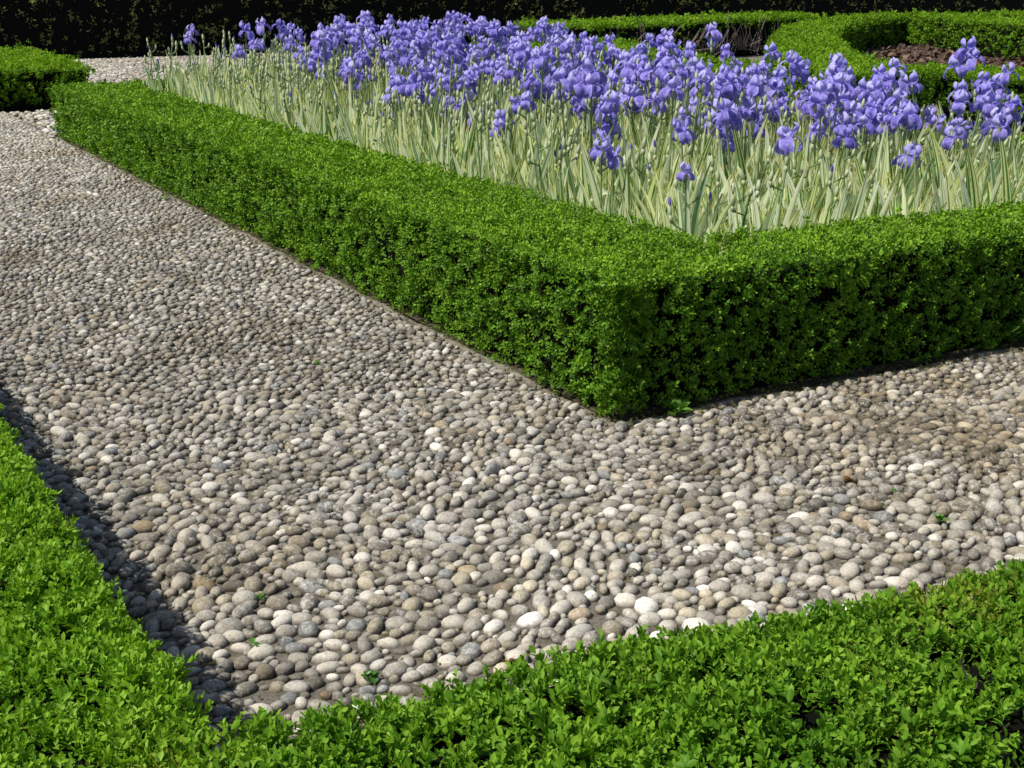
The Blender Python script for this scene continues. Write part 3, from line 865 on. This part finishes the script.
weed(676, 415, .055, 'leafy weed sprouting from under the hedge corner onto the pebbles', M['weed'], 14, .9)
weed(1012, 338, .07, 'broad-leaved weed at the hedge foot at the right edge', M['weed'], 10, .8, .05)
weed(262, 600, .030, 'small weed between pebbles beside the shadow of the near hedge', M['weed'], 9)
weed(371, 682, .034, 'upright weed between pebbles close to the near hedge', M['weed'], 12, .3)
weed(258, 648, .028, 'tiny weed lying within the shadow strip of the near hedge', M['weed'], 8)
weed(938, 522, .032, 'weed between pebbles before the near hedge, well right of the corner', M['weed'], 12, .3)
weed(892, 492, .022, 'tiny bright weed in the mossy patch of the cross path', M['weed'], 7)
weed(318, 365, .026, 'yellowish moss clump in the middle of the long path', M['weed'], 14, 1)
weed(848, 482, .026, 'rusty stonecrop tuft in the mossy patch of the cross path', M['ruddy'], 14, 1)
weed(508, 665, .024, 'reddish stonecrop tuft between pebbles beside the near hedge', M['ruddy'], 14, 1)
weed(388, 522, .018, 'small brown stonecrop tuft among pebbles in the middle of the path', M['ruddy'], 10, 1)

def litter(name, n, place, size, mat, z0, seed, kind='stuff'):
    r = np.random.default_rng(seed); P = place(r, n); n = len(P)
    LV, LF = leaf_template(False); S = size * r.uniform(.5, 1.5, n)
    yaw, ti, ro = r.uniform(0, 6.28, n), r.normal(0, .45, n), r.normal(0, .5, n)
    v = LV[None] * S[:, None, None] * np.array([.8, 1, 1])
    x = v[..., 0] * np.cos(ro)[:, None]; z = v[..., 2] + v[..., 0] * np.sin(ro)[:, None]
    y = v[..., 1] * np.cos(ti)[:, None]; z = z + v[..., 1] * np.sin(ti)[:, None]
    c, s_ = np.cos(yaw)[:, None], np.sin(yaw)[:, None]
    V = np.stack([x * c - y * s_ + P[:, 0:1], x * s_ + y * c + P[:, 1:2], z + z0 + r.uniform(0, .008, (n, 1))], -1).reshape(-1, 3)
    F = (LF[None] + (np.arange(n) * len(LV))[:, None, None]).reshape(-1, 3)
    tag(link(name, np_mesh(name, V, F, mat, tone=np.repeat(r.random(n), len(LV)))), kind=kind)


def along_kerb(r, n):
    k = n // 2; d = r.exponential(.03, n) - .03
    a = np.column_stack([r.uniform(0, 9.5, k), -d[:k]]); v = r.uniform(0, 4, n - k); b = np.column_stack([fk(v) - d[k:], v])
    return toxy(np.concatenate([a, b]))
def on_path(r, n):
    a = np.column_stack([r.uniform(-2, 4, n), r.uniform(-2.2, 5, n)]); a = a[(a[:, 1] < -.03) | (a[:, 0] < fk(a[:, 1]) - .03)]
    g = noise2(a[:, 0], a[:, 1], .8, 95); a = a[np.maximum(g - .15, 1.3 * brown_patch(a[:, 0], a[:, 1])) + r.normal(0, .25, len(a)) > .40]
    return toxy(a)
litter('leaf_litter', 4000, along_kerb, .014, leaf_mat('dry_leaf', (.06, .04, .02), (.13, .10, .045), (.16, .21, .05)), .012, 3)
litter('moss', 40000, on_path, .008, leaf_mat('path_moss', (.05, .035, .015), (.085, .075, .02), (.11, .16, .03), rough=.8), .006, 4)
mp = np.array(mul)
litter('mulch_chips', 5000, lambda r, n: (lambda q: q[inside(mp if signed_area(mp) > 0 else mp[::-1], q)])(mp.min(0) + r.random((n, 2)) * (mp.max(0) - mp.min(0))), .13, leaf_mat('bark_chip', (.03, .018, .012), (.10, .06, .042), (.22, .15, .11), rough=.9, trans=0), .01, 6)

# ------------------------------------------------------------------ light, sky, camera
EL, PHI = R(57), R(5)
sv = -VD * math.cos(PHI) + UD * math.sin(PHI)         # towards the sun, in plan
sd = Vector((sv[0] * math.cos(EL), sv[1] * math.cos(EL), math.sin(EL)))
L = bpy.data.lights.new('sun', 'SUN'); L.energy = 5.1; L.angle = R(.53); L.color = (1, .955, .87)
lo = link('sun', L, loc=(0, 0, 20)); lo.rotation_euler = sd.to_track_quat('Z', 'Y').to_euler()
w = bpy.data.worlds.new('World'); scene.world = w; w.use_nodes = True
nt = w.node_tree; sky = nt.nodes.new('ShaderNodeTexSky'); sky.sky_type = 'NISHITA'; sky.sun_disc = False
sky.sun_elevation = EL; sky.sun_rotation = math.atan2(sv[0], sv[1])
bg = nt.nodes['Background']; nt.links.new(sky.outputs[0], bg.inputs[0]); bg.inputs[1].default_value = .10

cam = bpy.data.cameras.new('camera'); cam.sensor_width = 36; cam.lens = FPX / 1024 * 36; cam.clip_end = 1000; cam.clip_start = .05
co = link('camera', cam, loc=(0, 0, CAM_H)); co.rotation_euler = (math.pi / 2 - PITCH, 0, 0)
scene.camera = co
scene.view_settings.view_transform = 'Standard'; scene.view_settings.look = 'None'; scene.view_settings.exposure = 0
scene.cycles.max_bounces = 6; scene.cycles.diffuse_bounces = 3; scene.cycles.transmission_bounces = 3
print('tris', sum(len(m.polygons) for m in bpy.data.meshes))
